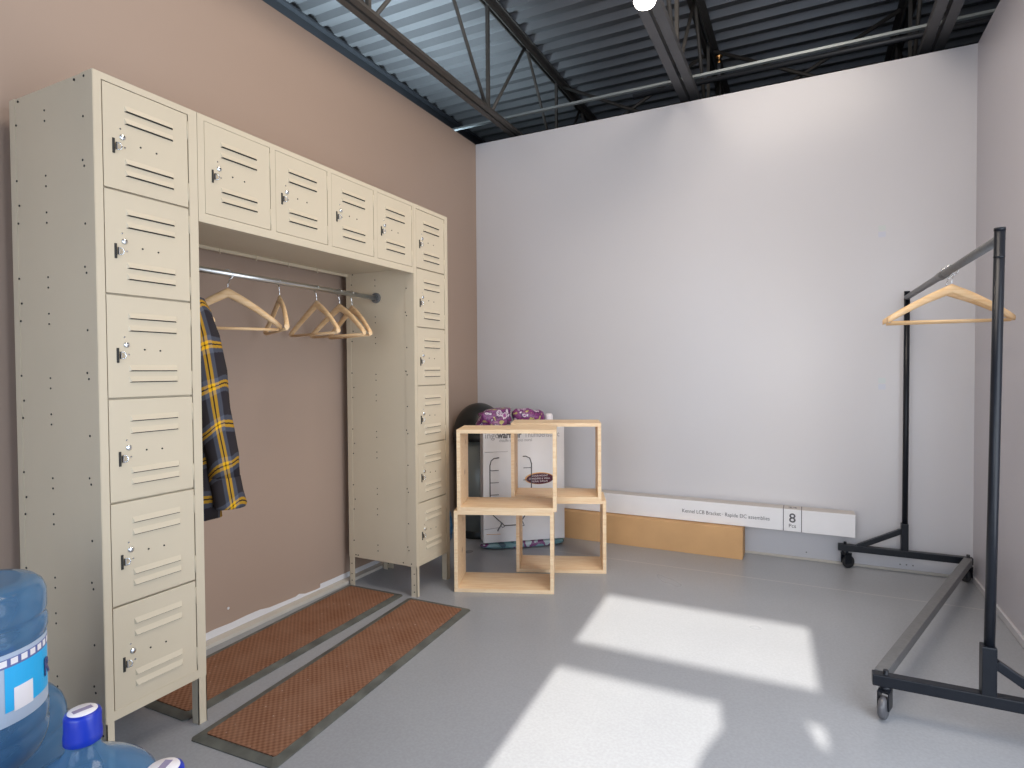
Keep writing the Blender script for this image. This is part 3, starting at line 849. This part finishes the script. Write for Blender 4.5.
b=MB(); b.tube([L(2.673,YN,1.503),L(2.640,YFa,1.503)],.0145,seg=18); b.build('hanging_rail',M['gunmetal'],rk,label='grey steel hanging rail')
b=MB(); b.tube([L(2.6595,1.975,1.503),L(2.657,2.06,1.503)],.0180,seg=18); b.tube([L(2.659,2.01,1.515),L(2.659,2.01,1.528)],.008,seg=10); b.build('rail_coupler',M['gunmetal'],rk)
def caster(x,y,ang):
    b=MB(); b.tube([(0,0,.1),(0,0,.150)],.008,seg=10,mi=0); b.tube([(0,0,.086),(0,0,.101)],.018,seg=16,mi=0)
    b.box(-.017,-.013,-.012,.03,.03,.088,mi=0); b.box(.013,.017,-.012,.03,.03,.088)
    b.box(-.017,.017,-.014,.016,.078,.090)
    o=b.build('caster_fork',M['black_metal'],rk); o.location=L(x,y,0); o.rotation_euler=(0,0,ang)
    b=MB(); b.lathe([(.012,-.011),(.030,-.011),(.0345,-.007),(.036,0),(.0345,.007),(.030,.011),(.012,.011),(.006,.013),(0,.013)],seg=28)
    b.lathe([(0,-.013),(.006,-.013),(.012,-.011)],seg=28)
    bmesh.ops.transform(b.bm,matrix=Matrix.Translation((0,.022,.0362))@Matrix.Rotation(PI/2,4,'Y'),verts=b.bm.verts[:])
    w=b.build('wheel',M['caster_clear'] if y<2 else M['rubber'],o)
caster(2.393,YN,2.8); caster(2.905,YN,.3); caster(2.355,YFa-.004,-.9); caster(2.915,YFa-.004,.4)

hanger('coat_hanger','wooden coat hanger on the rolling rack, turned slightly, the nearer of its two',(2.661,1.868,1.503),1,.21,L=.215,group='wooden hangers on the rolling rack',barr=.0145,drop=.160)
hanger('coat_hanger','wooden coat hanger on the rolling rack, the one farther from the camera',(2.659,1.955,1.503),1,-.02,L=.215,group='wooden hangers on the rolling rack',barr=.0145,drop=.158)

# ------------------------------------------------------------------ water jugs
JR=.128
def jug(name,label,loc,rz=0,flip=False,lab=False):
    t=thing('water_jug',label,'water jug',loc,rz,group='five gallon water jugs')
    prof=[(0,.012),(.04,.008),(.09,.002),(.112,.002),(.124,.010),(JR,.028),(JR,.050),(.1255,.056),(.1235,.060),(.1255,.064),(JR,.070),(JR,.086),(.1262,.090),(.1262,.235),(JR,.239),(JR,.262),(.1265,.268),(.1225,.274),(.1265,.280),(JR,.286),(.1265,.306),(.119,.330),(.104,.350),(.082,.367),(.058,.381),(.038,.394),(.029,.408),(.0265,.425),(.0265,.452),(0,.452)]
    b=MB(); b.lathe(prof,seg=72); o=b.build('jug_body',M['jug'],t)
    b=MB(); b.lathe([(0,.478),(.018,.478),(.0285,.476),(.0305,.471),(.0305,.445),(.0318,.436),(.0318,.422),(.029,.420),(.0275,.425),(.0275,.455),(0,.456)],seg=40); cap=b.build('cap',M['jugcap'],t,label='glossy blue cap')
    b=MB(); b.lathe([(0,.4800),(.0235,.4797),(.0245,.478),(0,.4778)],seg=32,mi=0)
    b.box(-.016,.016,-.006,.006,.4798,.4806,mi=1,M=Matrix.Rotation(1.1,4,'Z')); b.build('cap_seal',[M['seal'],M['sealink']],cap,label='white paper seal with a small dark mark')
    if flip:
        for o in list(bpy.data.objects):
            if o.parent==t:
                o.matrix_local=Matrix.Translation((0,0,.4806))@Matrix.Rotation(PI,4,'X')
    return t
jug('water_jug','upright blue water jug with a blue cap, in front of the left locker column',(.925,-.315,0),.3)
jug('water_jug','upright blue water jug whose cap just shows at the bottom edge',(1.225,-.352,0),.9)
jug('water_jug','blue water jug half hidden between the large jug and the locker side',(.465,-.255,0),0)
# tall stand crate under the inverted jug
# inverted jug with printed label
bj=thing('water_jug','large blue water jug standing upside down with a cyan label, at the left edge','water jug',(.647,-.380,.228),0,'five gallon water jugs')
prof=[(0,.468),(.05,.462),(.085,.470),(.110,.466),(.122,.455),(JR,.438),(.1285,.420),(.1285,.402),(.127,.396),(.1215,.391),(.127,.386),(.1295,.381),(.1295,.362),(.127,.356),(.1255,.350),(.1255,.205),(.1285,.198),(.1285,.175),(.124,.168),(.1285,.16),(.127,.14),(.119,.118),(.104,.10),(.082,.085),(.058,.072),(.038,.06),(.029,.048),(.0275,.03),(.0275,.012),(0,.012)]
b=MB(); b.lathe(prof,seg=72); b.build('jug_body',M['jug'],bj)
b=MB(); b.lathe([(0,.0),(.029,.0),(.031,.004),(.031,.045),(.029,.047),(.028,.04),(0,.004)],seg=40); b.build('cap',M['jugcap'],bj)
# label patches wrapped round the jug; angle measured in world azimuth
cam=(2.165,-.955)
az=math.degrees(math.atan2(cam[1]+.380,cam[0]-.647))   # towards the camera
def patch(b,a0,a1,z0,z1,r,mi,n=16):
    b.mi=mi; V=[]
    for k in range(n+1):
        a=math.radians(az+a0+(a1-a0)*k/n)
        V.append([b.bm.verts.new((math.cos(a)*rr,math.sin(a)*rr,z)) for rr,z in ((r,z0),(r,z1),(r-.0008,z1),(r-.0008,z0))])
    for A,B in zip(V[:-1],V[1:]):
        for j in range(4):
            f=b.bm.faces.new((A[j],A[(j+1)%4],B[(j+1)%4],B[j])); f.material_index=mi; f.smooth=False
b=MB()
patch(b,-120,120,.208,.349,.1268,0,48)
patch(b,-120,120,.322,.340,.1272,1,48)
for k in range(9): patch(b,20+k*9,26+k*9,.326,.338,.1276,4,4)
patch(b,24,78,.235,.322,.1274,2,12)
patch(b,-22,12,.222,.300,.1273,3,12)
patch(b,31,49,.232,.278,.1279,5,6)
o=b.build('printed_label',[M['labelwhite'],M['labelviolet'],M['cyan'],M['navy'],M['seal'],M['seal']],bj,label='cyan and white wraparound label')
a=math.radians(az+72); 
RM=Matrix.Translation((math.cos(a)*.1288,math.sin(a)*.1288,.262))@Matrix.Rotation(a+PI/2,4,'Z')@Matrix.Rotation(PI/2,4,'X')
text_mesh('R',.052,RM,M['navy'],bj,align='CENTER',bold=.001)
# wire stand that carries the inverted jug (just below the frame)
st=thing('jug_stand','dark round pedestal carrying the upside-down water jug at the left edge','stand',(.647,-.380,0))
b=MB(); b.lathe([(.050,0),(.058,0),(.058,.215),(.050,.215)],seg=40,closed=True); b.build('stand_ring',M['lidblack'],st)
b=MB(); b.lathe([(0,.215),(.058,.215),(.058,.2275),(0,.2275)],seg=40); b.build('stand_top',M['lidblack'],st)

# ------------------------------------------------------------------ unseen sun mask added at the sun window (its shade falls on the floor patch)
def win_pt(x,y):   # floor point -> where the sun ray passes the window plane
    d=(YF-y); return (x-.02+ (y-YF)*.060, (y-YF)*tn)
shape=[(1.925,1.165),(1.93,1.06),(1.95,.98),(1.93,.90),(1.91,.80),(1.90,.60),(2.36,.60),(2.36,.98),(2.215,1.0),(2.195,1.09),(2.135,1.155),(2.13,1.165)]
b=MB(); b.prism([win_pt(*q) for q in shape],1,YF+.002,YF+.012)
tag(b.build('window_sign',M['gunmetal']),'unseen rounded panel added behind the camera to shade the floor patch','sign')

# ------------------------------------------------------------------ lights
def area(name,loc,target,size,size_y,power,col,spread=None):
    l=bpy.data.lights.new(name,'AREA'); l.shape='RECTANGLE'; l.size=size; l.size_y=size_y; l.energy=power; l.color=col
    if spread: l.spread=spread
    o=bpy.data.objects.new(name,l); COL.objects.link(o); o.location=loc
    d=Vector(target)-Vector(loc); o.rotation_euler=d.to_track_quat('-Z','Y').to_euler(); return o
sun=bpy.data.lights.new('sun','SUN'); sun.energy=10.5; sun.angle=.011; sun.color=(1,.94,.84)
so=bpy.data.objects.new('sun',sun); COL.objects.link(so)
sd=Vector((-.060,1,-tn)); so.rotation_euler=sd.to_track_quat('-Z','Y').to_euler(); so.location=(2,-6,5)
# daylight through the two front windows
area('daylight_wide_window',(.90,YF+.05,1.45),(1.1,3,1.2),.95,2.3,19,(.70,.82,1.0))
area('daylight_sun_window',(2.0,YF+.05,1.15),(2.1,3,.6),.85,1.5,17,(.56,.74,1.0))
# fill added from the right to brighten the locker bay (outside the frame)
area('fill_right',(XR+.02,.28,1.25),(0,.75,1.15),1.6,2.1,46,(.84,.91,1.0))
# added overhead fill with no fixture (out of the frame above)
area('fill_overhead',(1.9,.9,3.5),(1.6,1.4,0),1.6,1.2,50,(1,.88,.76))
# daylight from the strip of space beyond the left partition
sd_=area('side_daylight',(-.55,1.9,2.55),(-.55,1.9,4),.5,3.2,38,(.72,.89,1.0),math.radians(115)); sd_.rotation_euler=(PI,0,0)
pl_=bpy.data.lights.new('spot','SPOT'); pl_.energy=14; pl_.color=(1,.84,.66); pl_.spot_size=math.radians(150); pl_.spot_blend=.8; pl_.shadow_soft_size=.05
po=bpy.data.objects.new('spot',pl_); COL.objects.link(po); po.location=(1.492,1.82,2.74); po.rotation_euler=(math.radians(0),0,0)

# world
w=bpy.data.worlds.new('World'); scn.world=w; w.use_nodes=True; nt=w.node_tree
bg=nt.nodes['Background']; sky=nt.nodes.new('ShaderNodeTexSky'); sky.sky_type='NISHITA'; sky.sun_disc=False; sky.sun_elevation=SUN_EL; sky.sun_rotation=PI
nt.links.new(sky.outputs[0],bg.inputs[0]); bg.inputs[1].default_value=.25

# ------------------------------------------------------------------ camera
cd=bpy.data.cameras.new('Camera'); cd.sensor_width=36; cd.sensor_fit='HORIZONTAL'; cd.lens=595.306/1024*36; cd.clip_start=.02
co=bpy.data.objects.new('Camera',cd); COL.objects.link(co)
r=Vector((0.8954939981925176,0.445021589475705,-0.006803241998951381)); u=Vector((-0.0033974982432001576,0.02212022430209655,0.999749544977397)); f=Vector((-0.4450606208224523,0.89524660322022,-0.02132048816962958))
mm=Matrix((r,u,-f)).transposed().to_4x4(); mm.translation=(2.16477,-.95458,1.12061); co.matrix_world=mm
scn.camera=co
vs=scn.view_settings; vs.view_transform='Standard'; vs.look='None'; vs.gamma=1; vs.use_curve_mapping=False; vs.exposure=0
